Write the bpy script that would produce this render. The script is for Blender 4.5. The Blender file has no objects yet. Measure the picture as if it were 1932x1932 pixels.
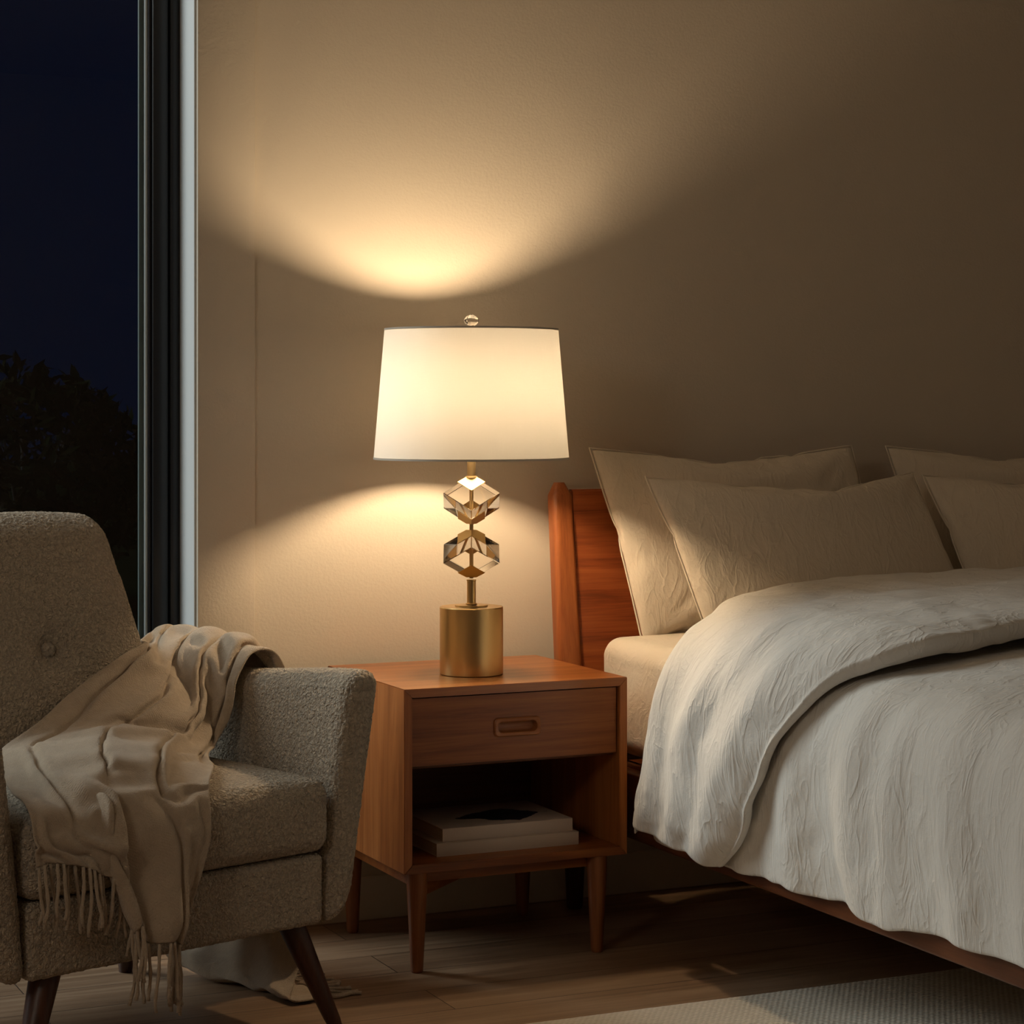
import bpy, bmesh, math, random
import numpy as np
from mathutils import Vector, Matrix, noise

SC = bpy.context.scene
COL = SC.collection
PI = math.pi

# ------------------------------------------------------------------ helpers
def obj(name, V, F, mat, parent=None, smooth=True, uv=None, sharp=None):
    me = bpy.data.meshes.new(name)
    me.from_pydata([tuple(map(float, v)) for v in V], [], [tuple(int(i) for i in f) for f in F])
    if uv is not None:
        l = me.uv_layers.new(name='UVMap')
        for lp in me.loops:
            l.data[lp.index].uv = uv[lp.vertex_index]
    me.validate()
    if mat: me.materials.append(mat)
    if smooth:
        me.polygons.foreach_set('use_smooth', [True] * len(me.polygons))
        if sharp: me.set_sharp_from_angle(angle=math.radians(sharp))
    me.update()
    o = bpy.data.objects.new(name, me)
    COL.objects.link(o)
    if parent: o.parent = parent
    return o

def bobj(name, bm, mat, parent=None, smooth=True, sharp=30):
    bmesh.ops.recalc_face_normals(bm, faces=bm.faces)
    V = [v.co.copy() for v in bm.verts]
    bm.verts.index_update()
    F = [[v.index for v in f.verts] for f in bm.faces]
    bm.free()
    return obj(name, V, F, mat, parent, smooth, None, sharp)

def thing(name, label, cat, loc=(0, 0, 0), rz=0, group=None):
    o = bpy.data.objects.new(name, None)
    o.empty_display_size = .05
    COL.objects.link(o)
    o.location = loc; o.rotation_euler = (0, 0, rz)
    return tag(o, label, cat, group)

def tag(o, label, cat, group=None):
    o['label'] = label; o['category'] = cat
    if group: o['group'] = group
    return o

def struct(o):
    o['kind'] = 'structure'
    return o

def bx(bm, x0, x1, y0, y1, z0, z1, bev=0, seg=2):
    b = bmesh.new()
    bmesh.ops.create_cube(b, size=1)
    for v in b.verts:
        v.co = Vector(((x0 + x1) / 2 + v.co.x * (x1 - x0), (y0 + y1) / 2 + v.co.y * (y1 - y0), (z0 + z1) / 2 + v.co.z * (z1 - z0)))
    if bev:
        bmesh.ops.bevel(b, geom=b.edges[:], offset=bev, segments=seg, affect='EDGES', profile=.5)
    tmp = bpy.data.meshes.new('tmp'); b.to_mesh(tmp); b.free()
    bm.from_mesh(tmp); bpy.data.meshes.remove(tmp)
    return bm

def box(name, x0, x1, y0, y1, z0, z1, mat, parent=None, bev=.0015, seg=2):
    return bobj(name, bx(bmesh.new(), x0, x1, y0, y1, z0, z1, bev, seg), mat, parent)

def lathe(prof, n=64, cx=0, cy=0, close=False):
    V, F = [], []
    for r, z in prof:
        for k in range(n):
            a = 2 * PI * k / n
            V.append((cx + r * math.cos(a), cy + r * math.sin(a), z))
    m = len(prof)
    for i in range(m - 1 + (1 if close else 0)):
        for k in range(n):
            a, b = i * n + k, i * n + (k + 1) % n
            c, d = ((i + 1) % m) * n + (k + 1) % n, ((i + 1) % m) * n + k
            F.append((a, b, c, d))
    return V, F

def tube(pts, r, n=10, cap=True):
    pts = [Vector(p) for p in pts]
    V, F = [], []
    up = Vector((.31, .17, .93)).normalized()
    rr = r if isinstance(r, (list, tuple)) else [r] * len(pts)
    for i, p in enumerate(pts):
        t = (pts[min(i + 1, len(pts) - 1)] - pts[max(i - 1, 0)]).normalized()
        a = t.cross(up)
        if a.length < 1e-3: a = t.cross(Vector((1, 0, 0)))
        a.normalize(); b = t.cross(a).normalized()
        for k in range(n):
            w = 2 * PI * k / n
            V.append(p + (a * math.cos(w) + b * math.sin(w)) * rr[i])
    for i in range(len(pts) - 1):
        for k in range(n):
            F.append((i * n + k, i * n + (k + 1) % n, (i + 1) * n + (k + 1) % n, (i + 1) * n + k))
    if cap:
        F.append(tuple(reversed(range(n)))); F.append(tuple(range((len(pts) - 1) * n, len(pts) * n)))
    return V, F

def rbox(hx, hy, hz, r, step=.02, seg=5):
    """rounded box surface as a regular grid: numpy verts, quads"""
    def samp(h):
        a = [-h + r * (1 - math.cos(PI / 2 * i / seg)) for i in range(seg)]
        a = [-h + r * i / seg for i in range(seg)]
        m = max(1, int(round(2 * (h - r) / step)))
        mid = [-h + r + 2 * (h - r) * i / m for i in range(m + 1)]
        return a + mid + [-q for q in reversed(a)]
    H = (hx, hy, hz); S = [samp(h) for h in H]
    key, V, F = {}, [], []
    def vert(p):
        k = tuple(round(c, 6) for c in p)
        if k not in key:
            c = [max(-(H[i] - r), min(H[i] - r, p[i])) for i in range(3)]
            d = [p[i] - c[i] for i in range(3)]
            # tangent warp for an even arc
            d = [math.tan(PI / 4 * q / r) * r if r else 0 for q in d]
            L = math.sqrt(sum(q * q for q in d)) or 1
            key[k] = len(V); V.append([c[i] + d[i] / L * r for i in range(3)])
        return key[k]
    for ax in range(3):
        u, w = (ax + 1) % 3, (ax + 2) % 3
        for sgn in (-1, 1):
            for i in range(len(S[u]) - 1):
                for j in range(len(S[w]) - 1):
                    q = []
                    for (a, b) in ((i, j), (i + 1, j), (i + 1, j + 1), (i, j + 1)):
                        p = [0, 0, 0]; p[ax] = sgn * H[ax]; p[u] = S[u][a]; p[w] = S[w][b]
                        q.append(vert(p))
                    if sgn < 0: q.reverse()
                    F.append(q)
    return np.array(V), F

def fbm(p, s, seed=0, o=3):
    v = 0; a = 1
    for i in range(o):
        v += a * noise.noise(Vector((p[0] * s + seed * 3.1, p[1] * s - seed * 1.7, p[2] * s + seed)))
        s *= 2; a *= .5
    return v

def grid_faces(nr, nc, off=0, flip=False):
    F = []
    for i in range(nr - 1):
        for j in range(nc - 1):
            q = (off + i * nc + j, off + i * nc + j + 1, off + (i + 1) * nc + j + 1, off + (i + 1) * nc + j)
            F.append(q[::-1] if flip else q)
    return F

def solid(o, t, off=-1):
    m = o.modifiers.new('thickness', 'SOLIDIFY'); m.thickness = t; m.offset = off
    return o

def subsurf(o, n=1):
    m = o.modifiers.new('smooth', 'SUBSURF'); m.levels = n; m.render_levels = n
    return o

# ------------------------------------------------------------------ materials
class N:
    def __init__(s, name):
        s.m = bpy.data.materials.new(name); s.m.use_nodes = True
        s.t = s.m.node_tree; s.t.nodes.clear()
        s.out = s.t.nodes.new('ShaderNodeOutputMaterial')
    def n(s, typ, ins=None, **kw):
        x = s.t.nodes.new('ShaderNode' + typ)
        for k, v in kw.items(): setattr(x, k, v)
        for k, v in (ins or {}).items():
            if isinstance(v, bpy.types.NodeSocket): s.t.links.new(v, x.inputs[k])
            else: x.inputs[k].default_value = v
        return x
    def coord(s, kind='Object', scale=(1, 1, 1), rot=(0, 0, 0)):
        c = s.n('TexCoord'); return s.n('Mapping', {'Vector': c.outputs[kind], 'Scale': scale, 'Rotation': rot}).outputs[0]
    def noise(s, vec, scale, detail=3, rough=.5, dist=0):
        return s.n('TexNoise', {'Vector': vec, 'Scale': scale, 'Detail': detail, 'Roughness': rough, 'Distortion': dist}).outputs['Fac']
    def ramp(s, fac, stops):
        r = s.n('ValToRGB', {'Fac': fac}); e = r.color_ramp.elements
        while len(e) < len(stops): e.new(.5)
        for q, (p, c) in zip(e, stops):
            q.position = p; q.color = (*c, 1)
        return r.outputs[0]
    def math(s, op, a, b=0.):
        return s.n('Math', {0: a, 1: b}, operation=op).outputs[0]
    def bump(s, h, dist, strength=1, normal=None):
        i = {'Height': h, 'Distance': dist, 'Strength': strength}
        if normal: i['Normal'] = normal
        return s.n('Bump', i).outputs[0]
    def principled(s, color, rough=.5, **kw):
        p = s.n('BsdfPrincipled')
        for k, v in {'Base Color': color, 'Roughness': rough, **kw}.items():
            k = k.replace('_', ' ')
            if isinstance(v, bpy.types.NodeSocket): s.t.links.new(v, p.inputs[k])
            else: p.inputs[k].default_value = (*v, 1) if isinstance(v, tuple) and len(v) == 3 and 'Color' in k or k == 'Sheen Tint' else v
        return s.done(p.outputs[0])
    def done(s, sh):
        s.t.links.new(sh, s.out.inputs[0]); return s.m

def plain(name, c, rough=.5, **kw):
    return N(name).principled(c, rough, **kw)

def paint(name, c, tex=.0012, rough=.85):
    m = N(name); v = m.coord()
    h = m.math('ADD', m.noise(v, 170, 3, .6), m.math('MULTIPLY', m.noise(v, 45, 2), .6))
    return m.principled(c, rough, Normal=m.bump(h, tex, .55))

def wood(name, dark, mid, light, axis='x', rough=.38, sc=1., coat=.0, spec=.5):
    m = N(name)
    k = {'x': (1.2, 22, 22), 'y': (22, 1.2, 22), 'z': (22, 22, 1.2)}[axis]
    v = m.coord('Object', tuple(q * sc for q in k))
    a = m.noise(v, 1.0, 5, .6, 1.2)
    v2 = m.coord('Object', tuple(q * sc * 5 if q > 2 else q * sc * 2.5 for q in k))
    b = m.noise(v2, 2.2, 4, .65, .3)
    f = m.math('ADD', m.math('MULTIPLY', a, .72), m.math('MULTIPLY', b, .28))
    c = m.ramp(f, [(.30, dark), (.47, mid), (.64, light)])
    return m.principled(c, rough, Normal=m.bump(b, .0006, .35), Coat_Weight=coat, Coat_Roughness=.25, **{'Specular IOR Level': spec})

def linen(name, c, wr=.0035, stretch=(1, 1, 1), rough=.9, wsc=9):
    m = N(name); v = m.coord('Object')
    # fine slubby weave, then soft creases
    wx = m.noise(m.coord('Object', (900, 60, 900)), 1, 2, .5)
    wy = m.noise(m.coord('Object', (60, 900, 60)), 1, 2, .5)
    w = m.math('ADD', wx, wy)
    cr = m.noise(m.coord('Object', stretch), wsc, 6, .62, .5)
    c2 = m.noise(m.coord('Object', tuple(q * 1.7 for q in stretch), (.5, .3, .8)), wsc, 3, .5, .8)
    rid = m.math('POWER', m.math('SUBTRACT', 1., m.math('MULTIPLY', m.math('ABSOLUTE', m.math('SUBTRACT', c2, .5)), 2.)), 6.)
    nrm = m.bump(w, .0005, .35)
    nrm = m.bump(m.math('ADD', cr, m.math('MULTIPLY', rid, .22)), wr * 2.4, .6, nrm)
    col = m.ramp(w, [(.25, tuple(q * .93 for q in c)), (.75, tuple(min(1, q * 1.04) for q in c))])
    return m.principled(col, rough, Normal=nrm, Sheen_Weight=.15, Sheen_Roughness=.5, **{'Specular IOR Level': .2})

def boucle(name, c):
    m = N(name); v = m.coord('Object')
    d = m.n('TexNoise', {'Vector': v, 'Scale': 90, 'Detail': 2}).outputs['Color']
    vv = m.n('VectorMath', {0: d, 1: (.012, .012, .012)}, operation='MULTIPLY').outputs[0]
    vv = m.n('VectorMath', {0: v, 1: vv}, operation='ADD').outputs[0]
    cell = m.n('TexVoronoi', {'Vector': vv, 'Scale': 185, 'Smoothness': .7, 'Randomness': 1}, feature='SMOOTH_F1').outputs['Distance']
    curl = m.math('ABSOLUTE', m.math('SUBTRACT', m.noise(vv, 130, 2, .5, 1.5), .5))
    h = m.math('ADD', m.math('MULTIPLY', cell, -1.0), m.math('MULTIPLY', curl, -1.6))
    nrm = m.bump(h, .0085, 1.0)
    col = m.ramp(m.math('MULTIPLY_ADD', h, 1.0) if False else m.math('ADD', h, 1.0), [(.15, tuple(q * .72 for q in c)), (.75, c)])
    return m.principled(col, .95, Normal=nrm, Sheen_Weight=.25, Sheen_Roughness=.5, **{'Specular IOR Level': .15})

def wool(name, c):
    m = N(name); v = m.coord('Object')
    fz = m.noise(v, 420, 3, .7)
    fz2 = m.noise(v, 60, 3, .6, .5)
    u = m.coord('UV', (1, 1, 1))
    sx = m.n('SeparateXYZ', {0: u})
    zig = m.math('PINGPONG', m.math('MULTIPLY', sx.outputs[0], 44.), 1.)
    her = m.math('SINE', m.math('MULTIPLY', m.math('ADD', sx.outputs[1], m.math('MULTIPLY', zig, .012)), 1500.))
    h = m.math('ADD', m.math('MULTIPLY', fz, .9), m.math('MULTIPLY', her, .06))
    nrm = m.bump(h, .004, .8)
    nrm = m.bump(fz2, .006, .35, nrm)
    col = m.ramp(m.math('ADD', m.math('MULTIPLY', fz2, .6), m.math('MULTIPLY', fz, .4)), [(.3, tuple(q * .86 for q in c)), (.7, tuple(min(1, q * 1.06) for q in c))])
    return m.principled(col, .97, Normal=nrm, Sheen_Weight=.45, Sheen_Roughness=.45, **{'Specular IOR Level': .1})

M = {}
M['wall'] = paint('wall_paint', (.66, .585, .485))
M['ceiling'] = paint('ceiling_paint', (.80, .77, .71))
M['trim'] = paint('trim_paint', (.68, .60, .50), .0003, .6)
M['reveal'] = plain('white_reveal_paint', (.80, .84, .86), .5)
M['frame'] = plain('anthracite_aluminium', (.012, .013, .016), .35, Metallic=0.)
M['frame2'] = plain('graphite_gasket', (.02, .021, .03), .4)
M['bead'] = plain('grey_glazing_bead', (.50, .56, .58), .4)
M['teak_x_shaded'] = wood('teak_lengthwise_shaded', (.125, .032, .006), (.24, .070, .014), (.345, .118, .026), 'x', .42)  # teak darkened: shade on the drawer front is put into the colour
M['teak_top'] = wood('teak_tabletop', (.18, .050, .011), (.34, .108, .024), (.47, .172, .042), 'x', .32, 1., .25)
M['teak_z'] = wood('teak_upright', (.20, .060, .014), (.36, .120, .030), (.48, .185, .052), 'z')
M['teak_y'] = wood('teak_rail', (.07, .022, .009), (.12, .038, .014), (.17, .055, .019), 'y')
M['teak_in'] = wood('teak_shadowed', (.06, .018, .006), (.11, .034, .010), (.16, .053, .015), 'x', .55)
M['cherry_x'] = wood('cherry_headboard', (.11, .022, .007), (.30, .072, .019), (.42, .12, .032), 'x', .4)
M['cherry_z'] = wood('cherry_post', (.17, .045, .012), (.32, .092, .025), (.43, .14, .04), 'z', .4)
M['walnut'] = wood('dark_walnut_leg', (.025, .010, .006), (.05, .019, .011), (.085, .030, .016), 'z', .35)
M['mattress'] = linen('cream_fitted_sheet', (.76, .68, .57), .0025, (1, 1, 1), .9, 12)
M['pillow'] = linen('oatmeal_linen', (.70, .62, .51), .003, (1.6, .8, 1.6), .9, 10)
M['duvet'] = linen('pale_linen', (.72, .69, .64), .0042, (1.4, 2.6, .8), .9, 7)
M['boucle'] = boucle('boucle_beige', (.72, .595, .45))
M['wool'] = wool('camel_wool', (.56, .45, .335))
M['brass'] = N('brushed_brass').principled((.62, .41, .16), .3, Metallic=1.) 
def brushed():
    m = N('satin_brass'); v = m.coord('Object', (1, 1, 260))
    b = m.noise(m.coord('Object', (3, 3, 500)), 1.5, 3)
    return m.principled((.60, .40, .17), .33, Metallic=1., Normal=m.bump(b, .0002, .25), Anisotropic=.5)
M['brass'] = brushed()
M['crystal'] = N('clear_crystal').principled((1, .985, .96), 0., **{'Transmission Weight': 1., 'IOR': 1.5})
M['shadow_band'] = plain('shade_trim', (.42, .37, .30), .7)

def shade_mat():
    m = N('shade_linen')
    w = m.math('ADD', m.noise(m.coord('Object', (500, 500, 40)), 1, 2), m.noise(m.coord('Object', (40, 40, 900)), 1, 2))
    nrm = m.bump(w, .0004, .4)
    col = m.ramp(w, [(.3, (.80, .77, .72)), (.7, (.90, .88, .84))])
    d = m.n('BsdfDiffuse', {'Color': col, 'Normal': nrm}).outputs[0]
    t = m.n('BsdfTranslucent', {'Color': m.ramp(w, [(.3, (.70, .66, .58)), (.7, (.84, .80, .72))])}).outputs[0]
    return m.done(m.n('MixShader', {0: .078, 1: d, 2: t}).outputs[0])
M['shade'] = shade_mat()

def glass_pane():
    m = N('window_glass')
    bf = m.n('NewGeometry').outputs['Backfacing']
    fr = m.n('Fresnel', {'IOR': m.math('SUBTRACT', 1.5, m.math('MULTIPLY', bf, 1.5 - 1 / 1.5))}).outputs[0]
    t = m.n('BsdfTransparent', {'Color': (.93, .96, .95, 1)}).outputs[0]
    g = m.n('BsdfGlossy', {'Color': (1, 1, 1, 1), 'Roughness': 0.}).outputs[0]
    return m.done(m.n('MixShader', {0: fr, 1: t, 2: g}).outputs[0])
M['glass'] = glass_pane()

def emit(name, c, s):
    m = N(name); return m.done(m.n('Emission', {'Color': (*c, 1), 'Strength': s}).outputs[0])

BULB_POWER = 15.
M['bulb'] = emit('warm_bulb_glow', (1., .735, .45), BULB_POWER / (PI * 4 * PI * .03 ** 2))

def floor_mat():
    m = N('oak_planks')
    v = m.coord('Object')
    br = m.n('TexBrick', {'Vector': v, 'Color1': (.2, .2, .2, 1), 'Color2': (.8, .8, .8, 1), 'Mortar': (0, 0, 0, 1), 'Scale': 1., 'Mortar Size': .0012, 'Mortar Smooth': .1, 'Bias': 0., 'Brick Width': 1.9, 'Row Height': .145}, offset=.37, offset_frequency=2)
    vv = m.n('VectorMath', {0: m.coord('Object', (1.6, 30, 1)), 1: m.n('VectorMath', {0: br.outputs['Color'], 1: (7, 13, 5)}, operation='MULTIPLY').outputs[0]}, operation='ADD').outputs[0]
    g = m.noise(vv, 1.3, 6, .62, .8)
    f = m.math('ADD', m.math('MULTIPLY', g, .8), m.math('MULTIPLY', m.n('SeparateColor', {0: br.outputs['Color']}).outputs[0], .22))
    c = m.ramp(f, [(.30, (.13, .075, .042)), (.52, (.25, .155, .092)), (.75, (.36, .245, .155))])
    c = m.n('MixRGB', {0: br.outputs['Fac'], 1: c, 2: (.05, .028, .016, 1)}).outputs[0]
    h = m.math('SUBTRACT', m.math('MULTIPLY', g, .15), br.outputs['Fac'])
    return m.principled(c, m.math('ADD', m.math('MULTIPLY', g, .2), .36), Normal=m.bump(h, .0012, .5))
M['floor'] = floor_mat()

def rug_mat():
    m = N('woven_wool_rug')
    v = m.coord('Object')
    s = m.n('SeparateXYZ', {0: v})
    row = m.math('SINE', m.math('MULTIPLY', s.outputs[1], 2 * PI / .0085))
    kn = m.math('SINE', m.math('ADD', m.math('MULTIPLY', s.outputs[0], 2 * PI / .012), m.math('MULTIPLY', m.math('FLOOR', m.math('MULTIPLY', s.outputs[1], 1 / .0085)), PI)))
    h = m.math('ADD', m.math('ADD', row, m.math('MULTIPLY', kn, .5)), m.math('MULTIPLY', m.noise(v, 60, 3), 1.4))
    c = m.ramp(m.math('MULTIPLY', m.math('ADD', h, 2.), .25), [(.1, (.46, .40, .32)), (.8, (.80, .73, .63))])
    return m.principled(c, .95, Normal=m.bump(h, .002, .8), **{'Specular IOR Level': .1})
M['rug'] = rug_mat()

# ------------------------------------------------------------------ the room
X_L, X_R, Y_F, H_C = -3.4, 3.2, -5.2, 2.6
YW = .022                                        # face of the back wall
WX0, WX1, WZ0, WZ1 = -3.1, -.2745, .04, 2.55       # glazed opening in the back wall
def room():
    b = bmesh.new()
    bx(b, WX1, X_R, YW, .24, 0, H_C); bx(b, X_L, WX0, YW, .24, 0, H_C)
    bx(b, WX0, WX1, YW, .24, WZ1, H_C); bx(b, WX0, WX1, YW, .24, -.02, WZ0)
    struct(bobj('wall_back', b, M['wall'], smooth=False))
    for nm, a in (('wall_left', (X_L - .15, X_L, Y_F - .15, .24, 0, H_C)), ('wall_right', (X_R, X_R + .15, Y_F - .15, .24, 0, H_C)), ('wall_front', (X_L, X_R, Y_F - .15, Y_F, 0, H_C))):
        struct(bobj(nm, bx(bmesh.new(), *a), M['wall'], smooth=False))
    struct(bobj('floor', bx(bmesh.new(), X_L - .15, X_R + .15, Y_F - .15, .24, -.08, 0), M['floor'], smooth=False))
    struct(bobj('ceiling', bx(bmesh.new(), X_L - .15, X_R + .15, Y_F - .15, .24, H_C, H_C + .1), M['ceiling'], smooth=False))
    b = bmesh.new(); bx(b, WX1 + .0005, X_R, YW - .015, YW, 0, .092, .002)
    struct(bobj('baseboard_back', b, M['trim']))
    # flat casing beside the window
    struct(box('trim_1', -.2740, -.1486, YW - .012, YW, .092, H_C, M['wall'], None, .002, 2))
    # white lining of the reveal
    b = bmesh.new(); bx(b, WX1 - .004, WX1 - .0005, YW + .0005, .130, WZ0, WZ1, .0008)
    struct(bobj('trim_2', b, M['reveal']))
    b = bmesh.new(); bx(b, WX0, WX1 - .004, YW + .0005, .130, WZ0, WZ0 + .004, .0008)
    struct(bobj('trim_3', b, M['reveal']))
    # the window itself: fixed frame, slim sash, beads, one big pane
    w = struct(thing('window_1', 'tall fixed window with a dark slim frame looking out on the night', 'window', (0, 0, 0)))
    def ring(nm, x0, x1, z0, z1, wd, y0, y1, mat):
        b = bmesh.new()
        bx(b, x1 - wd, x1, y0, y1, z0, z1, .0015); bx(b, x0, x0 + wd, y0, y1, z0, z1, .0015)
        bx(b, x0 + wd, x1 - wd, y0, y1, z1 - wd, z1, .0015); bx(b, x0 + wd, x1 - wd, y0, y1, z0, z0 + wd, .0015)
        return bobj(nm, b, mat, w)
    x0, x1, z0, z1 = WX0, WX1, WZ0, WZ1
    ring('window_frame', x0, x1 - .0005, z0, z1, .024, .130, .222, M['frame'])
    ring('sash', x0 + .026, x1 - .0265, z0 + .026, z1 - .026, .034, .138, .212, M['frame'])
    ring('gasket', x0 + .0605, x1 - .061, z0 + .0605, z1 - .0605, .006, .149, .170, M['frame2'])
    ring('glazing_bead', x0 + .0670, x1 - .0675, z0 + .067, z1 - .067, .006, .154, .180, M['bead'])
    ring('glass_spacer', x0 + .0735, x1 - .0740, z0 + .0735, z1 - .0735, .010, .166, .176, plain('spacer_bar', (.10, .13, .13), .5))
    p = bobj('glass_pane', bx(bmesh.new(), x0 + .0665, x1 - .067, .1625, .1635, z0 + .066, z1 - .066), M['glass'], w, False)
room()

# outside: lawn and a dark row of shrubs
struct(bobj('ground_outside', bx(bmesh.new(), -14, 22, .25, 40, -.3, -.06), plain('night_lawn', (.002, .003, .0015), .95, **{'Specular IOR Level': .0}), smooth=False))
def shrub(nm, x, y, h, w, seed, label):
    rnd = random.Random(seed)
    t = thing(nm, label, 'shrub', (x, y, -.06), rnd.uniform(0, 6), 'garden shrubs outside the window')
    V, F = [], []
    for k in range(3600):
        a = rnd.uniform(0, 2 * PI); u = rnd.uniform(-1, 1)
        r = rnd.uniform(.55, 1) ** .6
        lump = 1 + .28 * math.sin(3 * a + seed) * math.cos(4 * u + seed)
        p = Vector((math.cos(a) * math.sqrt(1 - u * u) * w * r * lump, math.sin(a) * math.sqrt(1 - u * u) * w * r * lump, h * .53 + u * h * .47 * r * (1 + .1 * math.sin(5 * a + 2 * seed))))
        s = rnd.uniform(.035, .085)
        d = Vector((rnd.gauss(0, 1), rnd.gauss(0, 1), rnd.gauss(.4, 1))).normalized()
        e = d.cross(Vector((rnd.gauss(0, 1), rnd.gauss(0, 1), rnd.gauss(0, 1)))).normalized()
        i = len(V)
        V += [p - d * s, p + e * s * .35, p + d * s, p - e * s * .35]
        F.append((i, i + 1, i + 2, i + 3))
    obj('foliage', V, F, M['leaf'], t, False)
    b = bmesh.new()
    V, F = [], []
    for k in range(5):
        a = k * 1.3 + seed
        v, f = tube([(0.03 * math.cos(a), .03 * math.sin(a), 0), (.12 * w * math.cos(a), .12 * w * math.sin(a), h * .35), (.4 * w * math.cos(a), .4 * w * math.sin(a), h * .7)], [.02, .014, .006], 6)
        F += [tuple(i + len(V) for i in q) for q in f]; V += v
    obj('stem', V, F, M['bark'], t)
M['leaf'] = plain('night_leaf', (.003, .0045, .002), .9, **{'Specular IOR Level': .0})
M['bark'] = plain('night_bark', (.004, .003, .002), .9)
shrub('garden_shrub', -.40, 8.0, 1.74, .80, 1, 'tallest dark shrub outside, cut by the left picture edge')
shrub('garden_shrub', 1.22, 8.6, 1.40, .72, 2, 'lowest dark shrub outside, in the middle of the window view')
shrub('garden_shrub', 2.60, 8.2, 1.60, .62, 4, 'dark shrub outside nearest the window frame')

# ------------------------------------------------------------------ bedside table
T = thing('nightstand', 'warm teak bedside table with one drawer, open shelf and tapered legs', 'nightstand', (0, 0, 0))
NX0, NX1, NY0, NY1, NZ0, NZ1 = 0., .49, -.47, -.03, .198, .56
def nightstand():
    th = .0175
    def ms(name, prof, axis, mat):     # mitred board: prof = 2D outline in (x,z)
        b = bmesh.new()
        f = [b.verts.new((x, NY0, z)) for x, z in prof]; g = [b.verts.new((x, NY1, z)) for x, z in prof]
        b.faces.new(f); b.faces.new(g)
        n = len(prof)
        for i in range(n): b.faces.new((f[i], f[(i + 1) % n], g[(i + 1) % n], g[i]))
        bmesh.ops.recalc_face_normals(b, faces=b.faces)
        bmesh.ops.bevel(b, geom=b.edges[:], offset=.0012, segments=2, affect='EDGES')
        return bobj(name, b, mat, T)
    g = .00015
    ms('top_panel', [(NX0, NZ1), (NX1, NZ1), (NX1 - th, NZ1 - th), (NX0 + th, NZ1 - th)], 'x', M['teak_top'])
    ms('bottom_panel', [(NX0, NZ0), (NX1, NZ0), (NX1 - th, NZ0 + th), (NX0 + th, NZ0 + th)], 'x', M['teak_x_shaded'])
    ms('side_panel', [(NX0, NZ0 + g), (NX0, NZ1 - g), (NX0 + th, NZ1 - th - g), (NX0 + th, NZ0 + th + g)], 'z', M['teak_z'])
    ms('side_panel', [(NX1, NZ0 + g), (NX1, NZ1 - g), (NX1 - th, NZ1 - th - g), (NX1 - th, NZ0 + th + g)], 'z', M['teak_z'])
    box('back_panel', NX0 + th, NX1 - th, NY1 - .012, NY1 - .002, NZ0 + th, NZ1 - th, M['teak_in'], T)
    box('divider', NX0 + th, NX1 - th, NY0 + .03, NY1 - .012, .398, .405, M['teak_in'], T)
    # drawer front with a routed finger pull
    dx0, dx1, dz0, dz1 = NX0 + th + .003, NX1 - th - .003, .4065, .5392
    yf, yb = NY0 + .010, NY0 + .029
    cx, cz, hw, hh = .247, .4725, .043, .0105
    def slot(hw, hh, y, n=10):
        r = hh; P = []
        for s, a0 in ((1, -PI / 2), (-1, PI / 2)):
            for k in range(n + 1):
                a = a0 + PI * k / n
                P.append((cx + s * (hw - r) + r * math.cos(a), y, cz + r * math.sin(a)))
        return P
    def rrect(hw, hh, r, y, n=6):
        P = []
        for sx, sz, a0 in ((1, -1, -PI / 2), (1, 1, 0), (-1, 1, PI / 2), (-1, -1, PI)):
            for k in range(n + 1):
                a = a0 + PI / 2 * k / n
                P.append((cx + sx * (hw - r) + r * math.cos(a), y, cz + sz * (hh - r) + r * math.sin(a)))
        return P
    D = bpy.data.objects.new('drawer', None)
    b = bmesh.new()
    O = [(dx0, dz0), (dx1, dz0), (dx1, dz1), (dx0, dz1)]
    of = [b.verts.new((x, yf, z)) for x, z in O]; ob = [b.verts.new((x, yb, z)) for x, z in O]
    hole = [b.verts.new(p) for p in rrect(.0505, .0185, .008, yf)]
    ed = [b.edges.new((of[i], of[(i + 1) % 4])) for i in range(4)] + [b.edges.new((hole[i], hole[(i + 1) % len(hole)])) for i in range(len(hole))]
    bmesh.ops.triangle_fill(b, use_beauty=True, use_dissolve=False, edges=ed, normal=(0, -1, 0))
    b.faces.new(ob)
    for i in range(4): b.faces.new((of[i], of[(i + 1) % 4], ob[(i + 1) % 4], ob[i]))
    dr = bobj('drawer', b, M['teak_x_shaded'], T, False)
    # pull: bevelled surround standing just proud, then the scooped slot
    loops = [rrect(.0510, .0190, .0085, yf + .002), rrect(.0508, .0188, .0085, yf - .003), rrect(.0485, .0165, .0075, yf - .0052), rrect(.0455, .0130, .012, yf - .0046)]
    s28 = []
    for (hw_, hh_, y_) in ((.0435, .0112, yf - .0036), (.0415, .0098, yf + .004), (.040, .009, yf + .011), (.032, .004, yf + .014)):
        s28.append(rrect(hw_, hh_, min(hh_ * .98, .0105), y_))
    L = loops + s28
    n = len(L[0]); V = [p for l in L for p in l]; F = []
    for i in range(len(L) - 1):
        for k in range(n): F.append((i * n + k, i * n + (k + 1) % n, (i + 1) * n + (k + 1) % n, (i + 1) * n + k))
    F.append(tuple(range((len(L) - 1) * n, len(L) * n)))
    h = obj('handle', V, F, M['teak_pull'], dr, True, None, 40)
    # turned legs and the rails that tie them
    for (x, y) in ((.036, -.447), (.432, -.447), (.036, -.085), (.432, -.085)):
        prof = [(.0005, 0), (.0105, 0), (.0122, .0022), (.0125, .005), (.0205, .17), (.0208, NZ0 - .0005), (.0005, NZ0 - .0005)]
        V, F = lathe(prof, 28, x, y)
        obj('leg', V, F, M['teak_leg'], T, True, None, 50)
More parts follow.
